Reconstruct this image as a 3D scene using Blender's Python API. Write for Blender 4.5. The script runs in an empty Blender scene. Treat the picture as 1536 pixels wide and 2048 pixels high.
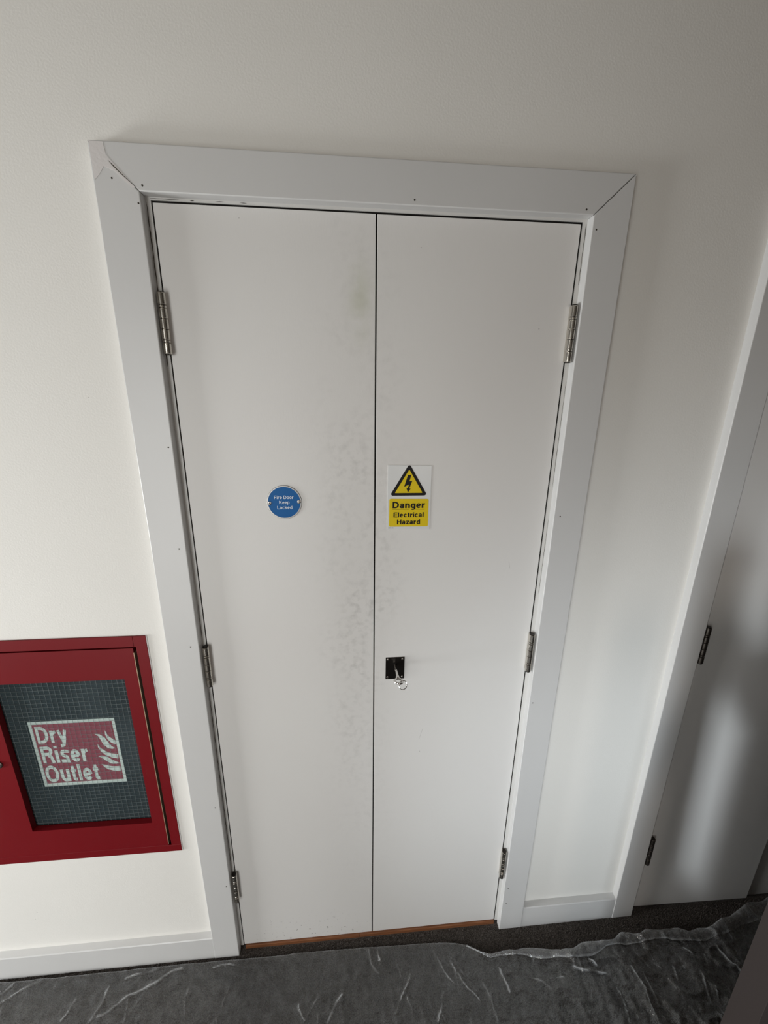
import bpy, bmesh, math, random
import numpy as np
from mathutils import Matrix, Vector

random.seed(7)
rng = np.random.default_rng(7)
scene = bpy.context.scene
COL = scene.collection

# ------------------------------------------------------------------ camera
F_PX = 811.54                       # focal length in pixels of the 1536x2048 frame
cam_data = bpy.data.cameras.new('camera')
cam_data.sensor_fit = 'VERTICAL'
cam_data.sensor_height = 24.0
cam_data.lens = F_PX / 2048 * 24.0
cam_data.clip_start = 0.02
cam = bpy.data.objects.new('camera', cam_data)
COL.objects.link(cam)
right = Vector((0.99632538, -0.08482693, 0.01183727))
up = Vector((0.01206783, 0.27586217, 0.96112144))
fwd = Vector((0.08479444, 0.95744684, -0.27587216))
m = Matrix((right, up, -fwd)).transposed().to_4x4()
m.translation = Vector((-0.058893, -0.906193, 1.704307))
cam.matrix_world = m
scene.camera = cam

# ------------------------------------------------------------------ view, world, lights
scene.view_settings.view_transform = 'Standard'
scene.view_settings.look = 'None'
scene.view_settings.gamma = 1.0
scene.view_settings.use_curve_mapping = False
scene.view_settings.exposure = 0.50

world = bpy.data.worlds.new('world')
scene.world = world
world.use_nodes = True
wb = world.node_tree.nodes['Background']
wb.inputs[0].default_value = (0.75, 0.85, 1.0, 1)
wb.inputs[1].default_value = 1.0


def area_light(name, loc, target, sx, sy, power, colour):
    d = bpy.data.lights.new(name, 'AREA')
    d.shape = 'RECTANGLE'
    d.size, d.size_y = sx, sy
    d.energy = power
    d.color = colour
    o = bpy.data.objects.new(name, d)
    COL.objects.link(o)
    o.location = loc
    o.rotation_euler = (Vector(target) - Vector(loc)).to_track_quat('-Z', 'Z').to_euler()
    return o


XL, XR, YB, ZF, ZC = -3.2, 3.0, -1.95, -0.016, 2.62
# daylight through the lobby windows; narrow and small ones added to shape light
area_light('daylight_side_window', (XL - 0.03, -0.60, 0.75), (0, -0.60, 0.75), 0.68, 1.08, 86.0, (1.0, 0.995, 0.985))
area_light('daylight_rear_window', (-1.10, YB - 0.03, 1.05), (-1.10, 0, 1.05), 0.78, 1.80, 15.5, (1.0, 0.957, 0.885))
beam = area_light('added_beam_light', (0.0, YB - 0.03, 0.60), (1.05, 0, 0.50), 0.15, 0.88, 3.2, (0.88, 0.95, 1.0))
beam.data.spread = math.radians(60)          # spread set by hand, keeps the added beam on the right-hand doors
area_light('added_warm_light', (0.46, YB - 0.03, 1.38), (0.46, 0, 1.38), 0.20, 0.48, 2.8, (1.0, 0.86, 0.75))  # added warm source, brightens the right wall above the board shadow

# ------------------------------------------------------------------ materials
def new_mat(name):
    mt = bpy.data.materials.new(name)
    mt.use_nodes = True
    nt = mt.node_tree
    return mt, nt, nt.nodes['Principled BSDF']


def N(nt, kind, **kw):
    n = nt.nodes.new(kind)
    for k, v in kw.items():
        setattr(n, k, v)
    return n


def paint(name, colour, rough=0.4, spec=0.5, metallic=0.0, bump=0.0, scale=200.0, var=0.03, coord='Object'):
    mt, nt, b = new_mat(name)
    tc = N(nt, 'ShaderNodeTexCoord')
    nz = N(nt, 'ShaderNodeTexNoise')
    nz.inputs['Scale'].default_value = 3.0
    nz.inputs['Detail'].default_value = 4
    nt.links.new(tc.outputs[coord], nz.inputs['Vector'])
    cr = N(nt, 'ShaderNodeValToRGB')
    c = Vector(colour)
    cr.color_ramp.elements[0].position = 0.3
    cr.color_ramp.elements[1].position = 0.7
    cr.color_ramp.elements[0].color = (*(c * (1 - var)), 1)
    cr.color_ramp.elements[1].color = (*(c * (1 + var)), 1)
    nt.links.new(nz.outputs['Fac'], cr.inputs['Fac'])
    nt.links.new(cr.outputs['Color'], b.inputs['Base Color'])
    b.inputs['Roughness'].default_value = rough
    b.inputs['Specular IOR Level'].default_value = spec
    b.inputs['Metallic'].default_value = metallic
    if bump:
        n2 = N(nt, 'ShaderNodeTexNoise')
        n2.inputs['Scale'].default_value = scale
        n2.inputs['Detail'].default_value = 3
        nt.links.new(tc.outputs[coord], n2.inputs['Vector'])
        bp = N(nt, 'ShaderNodeBump')
        bp.inputs['Strength'].default_value = bump
        bp.inputs['Distance'].default_value = 0.001
        nt.links.new(n2.outputs['Fac'], bp.inputs['Height'])
        nt.links.new(bp.outputs['Normal'], b.inputs['Normal'])
    return mt


M = {}
M['wall'] = paint('wall_paint', (0.79, 0.773, 0.738), 0.75, 0.3, bump=0.25, scale=260, var=0.012)
M['trim'] = paint('trim_gloss', (0.615, 0.61, 0.605), 0.38, 0.5, bump=0.12, scale=120, var=0.02)
M['frame'] = paint('frame_paint', (0.60, 0.59, 0.57), 0.42, 0.45, bump=0.2, scale=90, var=0.05)
M['ceiling'] = paint('ceiling_paint', (0.24, 0.215, 0.185), 0.8, 0.2)  # dark warm tone set to cut and tint bounced light
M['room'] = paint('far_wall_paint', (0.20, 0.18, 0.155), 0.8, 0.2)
M['steel'] = paint('satin_steel', (0.62, 0.59, 0.54), 0.22, 0.5, metallic=1.0, var=0.08)
M['rim_steel'] = paint('rim_steel', (0.34, 0.33, 0.32), 0.32, 0.5, metallic=1.0, var=0.06)
M['chrome'] = paint('nickel', (0.72, 0.70, 0.68), 0.14, 0.5, metallic=1.0)
M['bronze'] = paint('dark_bronze', (0.035, 0.030, 0.027), 0.28, 0.5, metallic=0.85, var=0.1)
M['dark_metal_hinge_shade'] = paint('metal_with_hinge_shade', (0.22, 0.20, 0.18), 0.38, 0.5, metallic=1.0, var=0.1)  # dark fittings; on the right-hand hinges, shade is put into the colour
M['black'] = paint('gap_black', (0.012, 0.011, 0.010), 0.9, 0.1)
M['crack'] = paint('caulk_crack', (0.05, 0.042, 0.032), 0.9, 0.1)
M['filler'] = paint('filler_smear', (0.66, 0.63, 0.62), 0.6, 0.3, bump=0.4, scale=150, var=0.05)
M['red'] = paint('red_enamel', (0.165, 0.0012, 0.005), 0.42, 0.28, bump=0.05, scale=300, var=0.03)
M['brass'] = paint('worn_brass', (0.48, 0.36, 0.24), 0.45, 0.5, metallic=0.5)
M['sign_red'] = paint('sign_red', (0.34, 0.035, 0.06), 0.5, 0.3)
M['sign_pale'] = paint('sign_photoluminescent', (0.80, 0.84, 0.77), 0.5, 0.3)
M['blue'] = paint('disc_blue', (0.004, 0.105, 0.33), 0.45, 0.2)
M['white_print'] = paint('white_print', (0.80, 0.84, 0.88), 0.4, 0.4)
M['yellow'] = paint('sign_yellow', (0.72, 0.53, 0.006), 0.5, 0.25)
M['sticker'] = paint('sticker_white', (0.68, 0.69, 0.69), 0.3, 0.5)
M['black_print'] = paint('black_print', (0.008, 0.007, 0.008), 0.5, 0.2)
M['board'] = paint('board_laminate', (0.021, 0.0150, 0.0135), 0.6, 0.3, bump=0.15, scale=300, var=0.08)
M['board_edge'] = paint('board_core', (0.085, 0.066, 0.06), 0.7, 0.3)
M['wire'] = paint('wire', (0.30, 0.34, 0.34), 0.4, 0.5, metallic=0.4)
M['inside'] = paint('cabinet_inside', (0.05, 0.055, 0.06), 0.7, 0.3)
M['plastic_frame'] = paint('window_frame_white', (0.7, 0.7, 0.7), 0.4, 0.5)


def mix_rgb(nt, fac, a, b, blend='MIX'):
    n = N(nt, 'ShaderNodeMix', data_type='RGBA', blend_type=blend)
    for key, val in (('Factor', fac), ('A', a), ('B', b)):
        sock = [s for s in n.inputs if s.name == key and s.enabled][0]
        if hasattr(val, 'links'):
            nt.links.new(val, sock)
        elif key == 'Factor':
            sock.default_value = val
        else:
            sock.default_value = (*val, 1)
    return [s for s in n.outputs if s.enabled][0]


def math_n(nt, op, a, b=None, c=None, clamp=False):
    n = N(nt, 'ShaderNodeMath', operation=op)
    n.use_clamp = clamp
    for i, v in enumerate((a, b, c)):
        if v is None:
            continue
        if hasattr(v, 'links'):
            nt.links.new(v, n.inputs[i])
        else:
            n.inputs[i].default_value = v
    return n.outputs[0]


def gauss(nt, v, centre, width):
    d = math_n(nt, 'DIVIDE', math_n(nt, 'SUBTRACT', v, centre), width)
    return math_n(nt, 'POWER', 2.718, math_n(nt, 'MULTIPLY', math_n(nt, 'MULTIPLY', d, d), -1.0))


def door_material(name, dirty=True):
    """satin off-white paint with hand grime near the meeting edge and scuffs at the foot"""
    mt, nt, b = new_mat(name)
    geo = N(nt, 'ShaderNodeNewGeometry')
    sep = N(nt, 'ShaderNodeSeparateXYZ')
    nt.links.new(geo.outputs['Position'], sep.inputs[0])
    X, Z = sep.outputs['X'], sep.outputs['Z']

    def noise(scale, detail=4, vec=None):
        n = N(nt, 'ShaderNodeTexNoise')
        n.inputs['Scale'].default_value = scale
        n.inputs['Detail'].default_value = detail
        nt.links.new(vec or geo.outputs['Position'], n.inputs['Vector'])
        return n.outputs['Fac']

    def ramp(v, lo, hi):
        r = N(nt, 'ShaderNodeMapRange')
        r.clamp = True
        nt.links.new(v, r.inputs['Value'])
        r.inputs['From Min'].default_value = lo
        r.inputs['From Max'].default_value = hi
        return r.outputs['Result']

    base = (0.735, 0.722, 0.705)
    col = mix_rgb(nt, ramp(noise(2.5), 0.35, 0.65), (0.725, 0.708, 0.692), base)
    if dirty:
        # grime from hands beside the meeting edge, thickest from knee to head height
        edge = math_n(nt, 'ADD', gauss(nt, X, -0.055, 0.06), math_n(nt, 'MULTIPLY', gauss(nt, X, 0.02, 0.045), 0.5))
        g = math_n(nt, 'MULTIPLY', ramp(noise(55, 8), 0.46, 0.82), ramp(noise(7, 4), 0.36, 0.66))
        g = math_n(nt, 'MULTIPLY', g, edge)
        g = math_n(nt, 'MULTIPLY', g, gauss(nt, Z, 1.25, 0.62))
        col = mix_rgb(nt, math_n(nt, 'MULTIPLY', g, 0.68, clamp=True), col, (0.27, 0.26, 0.25))
        # general dulling in the handled zone
        dl = math_n(nt, 'MULTIPLY', edge, gauss(nt, Z, 1.15, 0.5))
        col = mix_rgb(nt, math_n(nt, 'MULTIPLY', dl, 0.15, clamp=True), col, (0.40, 0.37, 0.34))
        # greenish smear high on the left leaf
        sm = math_n(nt, 'MULTIPLY', gauss(nt, X, -0.032, 0.024), gauss(nt, Z, 1.885, 0.065))
        sm = math_n(nt, 'MULTIPLY', sm, ramp(noise(22, 5), 0.30, 0.60))
        col = mix_rgb(nt, math_n(nt, 'MULTIPLY', sm, 0.55, clamp=True), col, (0.52, 0.53, 0.42))
        # kicked scuffs along the bottom of the left leaf
        vm = N(nt, 'ShaderNodeVectorMath', operation='MULTIPLY')
        nt.links.new(geo.outputs['Position'], vm.inputs[0])
        vm.inputs[1].default_value = (1.0, 1.0, 1.0)
        sc = math_n(nt, 'MULTIPLY', ramp(noise(85, 3, vm.outputs[0]), 0.635, 0.69), gauss(nt, Z, 0.03, 0.055))
        sc = math_n(nt, 'MULTIPLY', sc, gauss(nt, X, -0.20, 0.15))
        col = mix_rgb(nt, math_n(nt, 'MULTIPLY', sc, 0.75, clamp=True), col, (0.13, 0.11, 0.10))
    nt.links.new(col, b.inputs['Base Color'])
    b.inputs['Roughness'].default_value = 0.42
    b.inputs['Specular IOR Level'].default_value = 0.35
    bp = N(nt, 'ShaderNodeBump')
    bp.inputs['Strength'].default_value = 0.12
    bp.inputs['Distance'].default_value = 0.001
    st = N(nt, 'ShaderNodeVectorMath', operation='MULTIPLY')
    nt.links.new(geo.outputs['Position'], st.inputs[0])
    st.inputs[1].default_value = (300, 300, 90)
    nt.links.new(noise(1.0, 3, st.outputs[0]), bp.inputs['Height'])
    nt.links.new(bp.outputs['Normal'], b.inputs['Normal'])
    return mt


M['door'] = door_material('door_paint')
M['door_plain'] = door_material('door_paint_clean', False)


def wood_material():
    mt, nt, b = new_mat('varnished_hardwood')
    tc = N(nt, 'ShaderNodeTexCoord')
    mp = N(nt, 'ShaderNodeMapping')
    mp.inputs['Scale'].default_value = (6, 120, 120)
    nt.links.new(tc.outputs['Object'], mp.inputs['Vector'])
    nz = N(nt, 'ShaderNodeTexNoise')
    nz.inputs['Scale'].default_value = 3
    nz.inputs['Detail'].default_value = 6
    nt.links.new(mp.outputs[0], nz.inputs['Vector'])
    cr = N(nt, 'ShaderNodeValToRGB')
    cr.color_ramp.elements[0].position = 0.3
    cr.color_ramp.elements[1].position = 0.75
    cr.color_ramp.elements[0].color = (0.16, 0.058, 0.024, 1)
    cr.color_ramp.elements[1].color = (0.33, 0.135, 0.06, 1)
    nt.links.new(nz.outputs['Fac'], cr.inputs['Fac'])
    nt.links.new(cr.outputs['Color'], b.inputs['Base Color'])
    b.inputs['Roughness'].default_value = 0.35
    return mt


M['wood'] = wood_material()


def carpet_material():
    mt, nt, b = new_mat('carpet_pile')
    geo = N(nt, 'ShaderNodeNewGeometry')
    nz = N(nt, 'ShaderNodeTexNoise')
    nz.inputs['Scale'].default_value = 420
    nz.inputs['Detail'].default_value = 3
    nt.links.new(geo.outputs['Position'], nz.inputs['Vector'])
    cr = N(nt, 'ShaderNodeValToRGB')
    cr.color_ramp.elements[0].position = 0.30
    cr.color_ramp.elements[1].position = 0.72
    cr.color_ramp.elements[0].color = (0.036, 0.031, 0.028, 1)
    cr.color_ramp.elements[1].color = (0.165, 0.145, 0.132, 1)
    nt.links.new(nz.outputs['Fac'], cr.inputs['Fac'])
    nt.links.new(cr.outputs['Color'], b.inputs['Base Color'])
    b.inputs['Roughness'].default_value = 0.95
    b.inputs['Specular IOR Level'].default_value = 0.1
    return mt


M['carpet'] = carpet_material()


def film_material():
    """clear polythene: mostly see-through, a little milky, glossy"""
    mt = bpy.data.materials.new('polythene_film')
    mt.use_nodes = True
    nt = mt.node_tree
    for n in list(nt.nodes):
        nt.nodes.remove(n)
    out = N(nt, 'ShaderNodeOutputMaterial')
    tr = N(nt, 'ShaderNodeBsdfTransparent')
    tr.inputs['Color'].default_value = (0.95, 0.955, 0.96, 1)
    df = N(nt, 'ShaderNodeBsdfDiffuse')
    df.inputs['Color'].default_value = (0.80, 0.82, 0.84, 1)
    gl = N(nt, 'ShaderNodeBsdfGlossy')
    gl.inputs['Color'].default_value = (1, 1, 1, 1)
    gl.inputs['Roughness'].default_value = 0.045
    geo = N(nt, 'ShaderNodeNewGeometry')
    nz = N(nt, 'ShaderNodeTexNoise')
    nz.inputs['Scale'].default_value = 60
    nz.inputs['Detail'].default_value = 4
    nt.links.new(geo.outputs['Position'], nz.inputs['Vector'])
    mr = N(nt, 'ShaderNodeMapRange')
    nt.links.new(nz.outputs['Fac'], mr.inputs['Value'])
    mr.inputs['From Min'].default_value = 0.35
    mr.inputs['From Max'].default_value = 0.75
    mr.inputs['To Min'].default_value = 0.025
    mr.inputs['To Max'].default_value = 0.085
    at = N(nt, 'ShaderNodeAttribute')
    at.attribute_name = 'stress'                       # whitening of the stretched creases and doubled hem
    nt.links.new(math_n(nt, 'ADD', mr.outputs['Result'], at.outputs['Fac'], clamp=True), m1_in := N(nt, 'ShaderNodeMath', operation='MULTIPLY').inputs[0])
    m1_in.node.inputs[1].default_value = 1.0
    bp = N(nt, 'ShaderNodeBump')
    bp.inputs['Strength'].default_value = 0.55
    bp.inputs['Distance'].default_value = 0.004
    n3 = N(nt, 'ShaderNodeTexNoise')
    n3.inputs['Scale'].default_value = 190
    n3.inputs['Detail'].default_value = 3
    nt.links.new(geo.outputs['Position'], n3.inputs['Vector'])
    nt.links.new(n3.outputs['Fac'], bp.inputs['Height'])
    nt.links.new(bp.outputs['Normal'], gl.inputs['Normal'])
    m1 = N(nt, 'ShaderNodeMixShader')
    nt.links.new(m1_in.node.outputs[0], m1.inputs[0])
    nt.links.new(tr.outputs[0], m1.inputs[1])
    nt.links.new(df.outputs[0], m1.inputs[2])
    fr = N(nt, 'ShaderNodeFresnel')
    fr.inputs['IOR'].default_value = 1.5
    fm = N(nt, 'ShaderNodeMath', operation='MULTIPLY')
    fm.inputs[1].default_value = 1.7
    fm.use_clamp = True
    nt.links.new(fr.outputs[0], fm.inputs[0])
    m2 = N(nt, 'ShaderNodeMixShader')
    nt.links.new(fm.outputs[0], m2.inputs[0])
    nt.links.new(m1.outputs[0], m2.inputs[1])
    nt.links.new(gl.outputs[0], m2.inputs[2])
    nt.links.new(m2.outputs[0], out.inputs['Surface'])
    return mt


M['film'] = film_material()


def glass_material(name, haze, tint, rough=0.06, gloss=1.0):
    mt = bpy.data.materials.new(name)
    mt.use_nodes = True
    nt = mt.node_tree
    for n in list(nt.nodes):
        nt.nodes.remove(n)
    out = N(nt, 'ShaderNodeOutputMaterial')
    tr = N(nt, 'ShaderNodeBsdfTransparent')
    tr.inputs['Color'].default_value = (*tint, 1)
    df = N(nt, 'ShaderNodeBsdfDiffuse')
    df.inputs['Color'].default_value = (0.30, 0.42, 0.47, 1)
    gl = N(nt, 'ShaderNodeBsdfGlossy')
    gl.inputs['Roughness'].default_value = rough
    geo = N(nt, 'ShaderNodeNewGeometry')
    nz = N(nt, 'ShaderNodeTexNoise')
    nz.inputs['Scale'].default_value = 140
    nt.links.new(geo.outputs['Position'], nz.inputs['Vector'])
    bp = N(nt, 'ShaderNodeBump')
    bp.inputs['Strength'].default_value = 0.15
    bp.inputs['Distance'].default_value = 0.001
    nt.links.new(nz.outputs['Fac'], bp.inputs['Height'])
    nt.links.new(bp.outputs['Normal'], gl.inputs['Normal'])
    m1 = N(nt, 'ShaderNodeMixShader')
    m1.inputs[0].default_value = haze
    nt.links.new(tr.outputs[0], m1.inputs[1])
    nt.links.new(df.outputs[0], m1.inputs[2])
    fr = N(nt, 'ShaderNodeFresnel')
    fr.inputs['IOR'].default_value = 1.45
    m2 = N(nt, 'ShaderNodeMixShader')
    fm = N(nt, 'ShaderNodeMath', operation='MULTIPLY')
    fm.inputs[1].default_value = gloss
    nt.links.new(fr.outputs[0], fm.inputs[0])
    nt.links.new(fm.outputs[0], m2.inputs[0])
    nt.links.new(m1.outputs[0], m2.inputs[1])
    nt.links.new(gl.outputs[0], m2.inputs[2])
    nt.links.new(m2.outputs[0], out.inputs['Surface'])
    return mt


M['wired_glass'] = glass_material('wired_glass', 0.11, (0.86, 0.91, 0.92), 0.08, 0.3)
M['window_glass'] = glass_material('window_glass', 0.0, (0.97, 0.98, 0.98), 0.02, 0.5)


# ------------------------------------------------------------------ mesh helpers
def box(bm, x0, x1, y0, y1, z0, z1, bevel=0.0):
    t = bmesh.new()
    bmesh.ops.create_cube(t, size=1)
    for v in t.verts:
        v.co = Vector(((x0 + x1) / 2 + v.co.x * (x1 - x0), (y0 + y1) / 2 + v.co.y * (y1 - y0), (z0 + z1) / 2 + v.co.z * (z1 - z0)))
    if bevel:
        bmesh.ops.bevel(t, geom=t.edges[:], offset=bevel, segments=2, affect='EDGES', profile=0.5)
    merge(bm, t)


def merge(bm, t, mat=None):
    me = bpy.data.meshes.new('tmp')
    if mat is not None:
        t.transform(mat)
    t.to_mesh(me)
    t.free()
    bm.from_mesh(me)
    bpy.data.meshes.remove(me)


def prism(bm, pts, y0, y1, bevel=0.0):
    """extrude an outline of (x, z) points from y0 (front) to y1 (back)"""
    t = bmesh.new()
    f = [t.verts.new((x, y0, z)) for x, z in pts]
    b = [t.verts.new((x, y1, z)) for x, z in pts]
    t.faces.new(f)
    t.faces.new(b[::-1])
    n = len(pts)
    for i in range(n):
        t.faces.new((f[i], b[i], b[(i + 1) % n], f[(i + 1) % n]))
    bmesh.ops.recalc_face_normals(t, faces=t.faces[:])
    if bevel:
        es = [e for e in t.edges if abs(e.verts[0].co.y - y0) < 1e-6 and abs(e.verts[1].co.y - y0) < 1e-6]
        bmesh.ops.bevel(t, geom=es, offset=bevel, segments=2, affect='EDGES', profile=0.5)
    merge(bm, t)


def cyl(bm, p0, p1, r0, r1=None, seg=24):
    r1 = r0 if r1 is None else r1
    p0, p1 = Vector(p0), Vector(p1)
    d = p1 - p0
    t = bmesh.new()
    bmesh.ops.create_cone(t, cap_ends=True, segments=seg, radius1=r0, radius2=r1, depth=d.length)
    q = d.to_track_quat('Z', 'Y').to_matrix().to_4x4()
    q.translation = (p0 + p1) / 2
    merge(bm, t, q)


def lathe(bm, profile, axis_p, axis_d, seg=28):
    """profile: list of (distance along axis, radius)"""
    t = bmesh.new()
    rings = []
    for h, r in profile:
        rings.append([t.verts.new((r * math.cos(2 * math.pi * k / seg), r * math.sin(2 * math.pi * k / seg), h)) for k in range(seg)])
    for a, b in zip(rings, rings[1:]):
        for k in range(seg):
            t.faces.new((a[k], a[(k + 1) % seg], b[(k + 1) % seg], b[k]))
    t.faces.new(rings[0][::-1])
    t.faces.new(rings[-1])
    q = Vector(axis_d).to_track_quat('Z', 'Y').to_matrix().to_4x4()
    q.translation = Vector(axis_p)
    merge(bm, t, q)


def torus(bm, centre, normal, R, r, seg=36, sub=10, flat=1.0):
    t = bmesh.new()
    rings = []
    for i in range(seg):
        a = 2 * math.pi * i / seg
        rings.append([t.verts.new(((R + r * math.cos(b)) * math.cos(a), (R + r * math.cos(b)) * math.sin(a) * flat, r * math.sin(b)))
                      for b in [2 * math.pi * j / sub for j in range(sub)]])
    for i in range(seg):
        A, B = rings[i], rings[(i + 1) % seg]
        for j in range(sub):
            t.faces.new((A[j], B[j], B[(j + 1) % sub], A[(j + 1) % sub]))
    q = Vector(normal).to_track_quat('Z', 'Y').to_matrix().to_4x4()
    q.translation = Vector(centre)
    merge(bm, t, q)


def tube(bm, pts, r, seg=8):
    for a, b in zip(pts, pts[1:]):
        cyl(bm, a, b, r, seg=seg)


def ribbon(bm, pts, y, w, jitter=0.0):
    """thin irregular flat strip along (x, z) points lying on the plane y"""
    dense = []
    for (xa, za), (xb, zb) in zip(pts, pts[1:]):
        n = max(2, int(math.hypot(xb - xa, zb - za) / 0.008))
        for k in range(n):
            dense.append((xa + (xb - xa) * k / n, za + (zb - za) * k / n))
    dense.append(pts[-1])
    L, Rr = [], []
    n = len(dense)
    for i, (x, z) in enumerate(dense):
        a = dense[max(0, i - 1)]
        b = dense[min(n - 1, i + 1)]
        dx, dz = b[0] - a[0], b[1] - a[1]
        l = math.hypot(dx, dz) or 1
        nx, nz = -dz / l, dx / l
        j = random.uniform(-jitter, jitter)
        ww = w * (0.5 + random.random()) * (0.25 if i in (0, n - 1) else 1) / 2
        L.append(bm.verts.new((x + nx * (ww + j), y, z + nz * (ww + j))))
        Rr.append(bm.verts.new((x + nx * (-ww + j), y, z + nz * (-ww + j))))
    for i in range(n - 1):
        bm.faces.new((L[i], L[i + 1], Rr[i + 1], Rr[i]))


def obj(name, bm, mat, parent=None, smooth=False):
    bmesh.ops.recalc_face_normals(bm, faces=bm.faces[:])
    me = bpy.data.meshes.new(name)
    bm.to_mesh(me)
    bm.free()
    me.materials.append(M[mat])
    if smooth:
        me.polygons.foreach_set('use_smooth', [True] * len(me.polygons))
        try:
            me.set_sharp_from_angle(angle=math.radians(35))
        except Exception:
            pass
    o = bpy.data.objects.new(name, me)
    COL.objects.link(o)
    if parent is not None:
        o.parent = parent
        o.matrix_parent_inverse = Matrix.Translation(parent.location).inverted()
    return o


def boxo(name, dims, mat, parent=None, bevel=0.0):
    bm = bmesh.new()
    box(bm, *dims, bevel=bevel)
    return obj(name, bm, mat, parent)


def thing(name, label, cat, loc, kind=None):
    o = bpy.data.objects.new(name, None)
    o.empty_display_size = 0.05
    COL.objects.link(o)
    o.location = loc
    return tag(o, label, cat, kind)


def tag(o, label, cat, kind=None, group=None):
    o['label'] = label
    o['category'] = cat
    if kind:
        o['kind'] = kind
    if group:
        o['group'] = group
    return o


def ell(cx, cy, rx, ry, a0, a1, n=14):
    return [(cx + rx * math.cos(math.radians(a0 + (a1 - a0) * k / n)), cy + ry * math.sin(math.radians(a0 + (a1 - a0) * k / n))) for k in range(n + 1)]


def glyph(ch, w):
    """centre lines of one grotesque letter (capital height 1) and its advance width"""
    h, X = w / 2, 0.74
    ov = 0.012
    b = 0.54                                              # width of round small letters
    oc = ell(b / 2, X / 2, b / 2 - h, X / 2 - h + ov, 0, 360, 28)
    if ch == 'D':
        return [[(h, 0), (h, 1)], [(h, 1 - h), (.30, 1 - h)] + ell(.30, .5, .40 - h, .5 - h, 90, -90) + [(h, h)]], .70
    if ch == 'F':
        return [[(h, 0), (h, 1)], [(0, 1 - h), (.56, 1 - h)], [(0, .50), (.50, .50)]], .58
    if ch == 'E':
        return [[(h, 0), (h, 1)], [(0, 1 - h), (.58, 1 - h)], [(0, .51), (.54, .51)], [(0, h), (.60, h)]], .60
    if ch == 'L':
        return [[(h, 0), (h, 1)], [(0, h), (.54, h)]], .55
    if ch == 'H':
        return [[(h, 0), (h, 1)], [(.68 - h, 0), (.68 - h, 1)], [(0, .52), (.68, .52)]], .68
    if ch == 'K':
        return [[(h, 0), (h, 1)], [(.62, 1.0), (h, .40)], [(.28, .58), (.66, 0)]], .70
    if ch == 'R':
        return [[(h, 0), (h, 1)], [(h, 1 - h), (.36, 1 - h)] + ell(.38, .72, .28 - h, .28 - h, 90, -90) + [(h, .44 + h)],
                [(.36, .46), (.50, .40), (.55, .25), (.60, 0)]], .68
    if ch == 'O':
        return [ell(.39, .5, .39 - h, .5 - h + ov, 0, 360, 32)], .78
    if ch == 'i':
        return [[(h, 0), (h, X)], [(h, .86), (h, 1)]], w
    if ch == 'l':
        return [[(h, 0), (h, 1)]], w
    if ch == 'r':
        return [[(h, 0), (h, X)], ell(.36, .38, .36 - h, X - h - .38, 180, 88, 10)], .37
    if ch == 'n':
        return [[(h, 0), (h, X)], ell(b / 2, .44, b / 2 - h, X - h - .44 + ov, 180, 0, 14) + [(b - h, 0)]], b
    if ch == 'u':
        return [[(b - h, 0), (b - h, X)], ell(b / 2, .30, b / 2 - h, .30 - h + ov, 360, 180, 14) + [(h, X)]], b
    if ch == 'e':
        return [ell(b / 2, X / 2, b / 2 - h, X / 2 - h + ov, -2, -2 + 324, 26), [(h, X / 2), (b - h, X / 2)]], b
    if ch == 'o':
        return [oc], b
    if ch == 'c':
        return [ell(b / 2, X / 2, b / 2 - h, X / 2 - h + ov, 38, 322, 24)], b - .02
    if ch == 'a':
        return [[(.50 - h, 0), (.50 - h, .52)], ell(.26, .50, .24 - h, X - h - .50 + ov, 0, 165, 12),
                ell(.24, .215, .24 - h, .215 - h + ov, 0, 360, 20)], .53
    if ch == 'g':
        return [oc, [(b - h, X), (b - h, -.06)] + ell(b / 2 - .01, -.06, b / 2 - h + .01, .13, 0, -150, 12)], b
    if ch == 'p':
        return [[(h, -.22), (h, X)], oc], b
    if ch == 'd':
        return [[(b - h, 0), (b - h, 1)], oc], b
    if ch == 'k':
        return [[(h, 0), (h, 1)], [(.48, X), (h, .30)], [(.24, .46), (.50, 0)]], .53
    if ch == 't':
        return [[(.15, .92), (.15, .14), (.19, h), (.31, h)], [(0, X - h), (.31, X - h)]], .32
    if ch == 'y':
        return [[(h * .7, X), (.27, .04)], [(.54 - h * .7, X), (.29, .0), (.23, -.16), (.15, -.22 + h * .3), (.04, -.22 + h * .3)]], .54
    if ch == 'z':
        return [[(0.02, X - h), (.47, X - h)], [(.45 - h * .4, X - h), (h * 1.1, h)], [(0, h), (.48, h)]], .49
    if ch == 's':
        return [[(.47 - h * .6, .56), (.42, .64), (.33, X - h + ov), (.17, X - h + ov), (.08 + h * .5, .61), (.08 + h * .4, .50), (.16, .42), (.32, .35),
                 (.47 - h, .27), (.47 - h, .15), (.38, .07), (.30, h - ov), (.18, h - ov), (.09, .08), (.02 + h * .5, .19)]], .49
    return [], .30


def stroke(bm, pts, w, f):
    n = len(pts)
    closed = math.hypot(pts[0][0] - pts[-1][0], pts[0][1] - pts[-1][1]) < 1e-6
    L, R_ = [], []
    for i in range(n):
        a = pts[i - 1] if i else (pts[-2] if closed else pts[0])
        c = pts[(i + 1) % n] if i < n - 1 else (pts[1] if closed else pts[-1])
        p = pts[i]
        d1 = Vector((p[0] - a[0], p[1] - a[1]))
        d2 = Vector((c[0] - p[0], c[1] - p[1]))
        d1 = d1.normalized() if d1.length > 1e-9 else d2.normalized()
        d2 = d2.normalized() if d2.length > 1e-9 else d1
        t = (d1 + d2).normalized()
        k = w / 2 / max(0.5, t.dot(d1))
        nx, ny = -t.y * k, t.x * k
        L.append(bm.verts.new(f(p[0] + nx, p[1] + ny)))
        R_.append(bm.verts.new(f(p[0] - nx, p[1] - ny)))
    for i in range(n - 1):
        bm.faces.new((L[i], R_[i], R_[i + 1], L[i + 1]))


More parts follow.
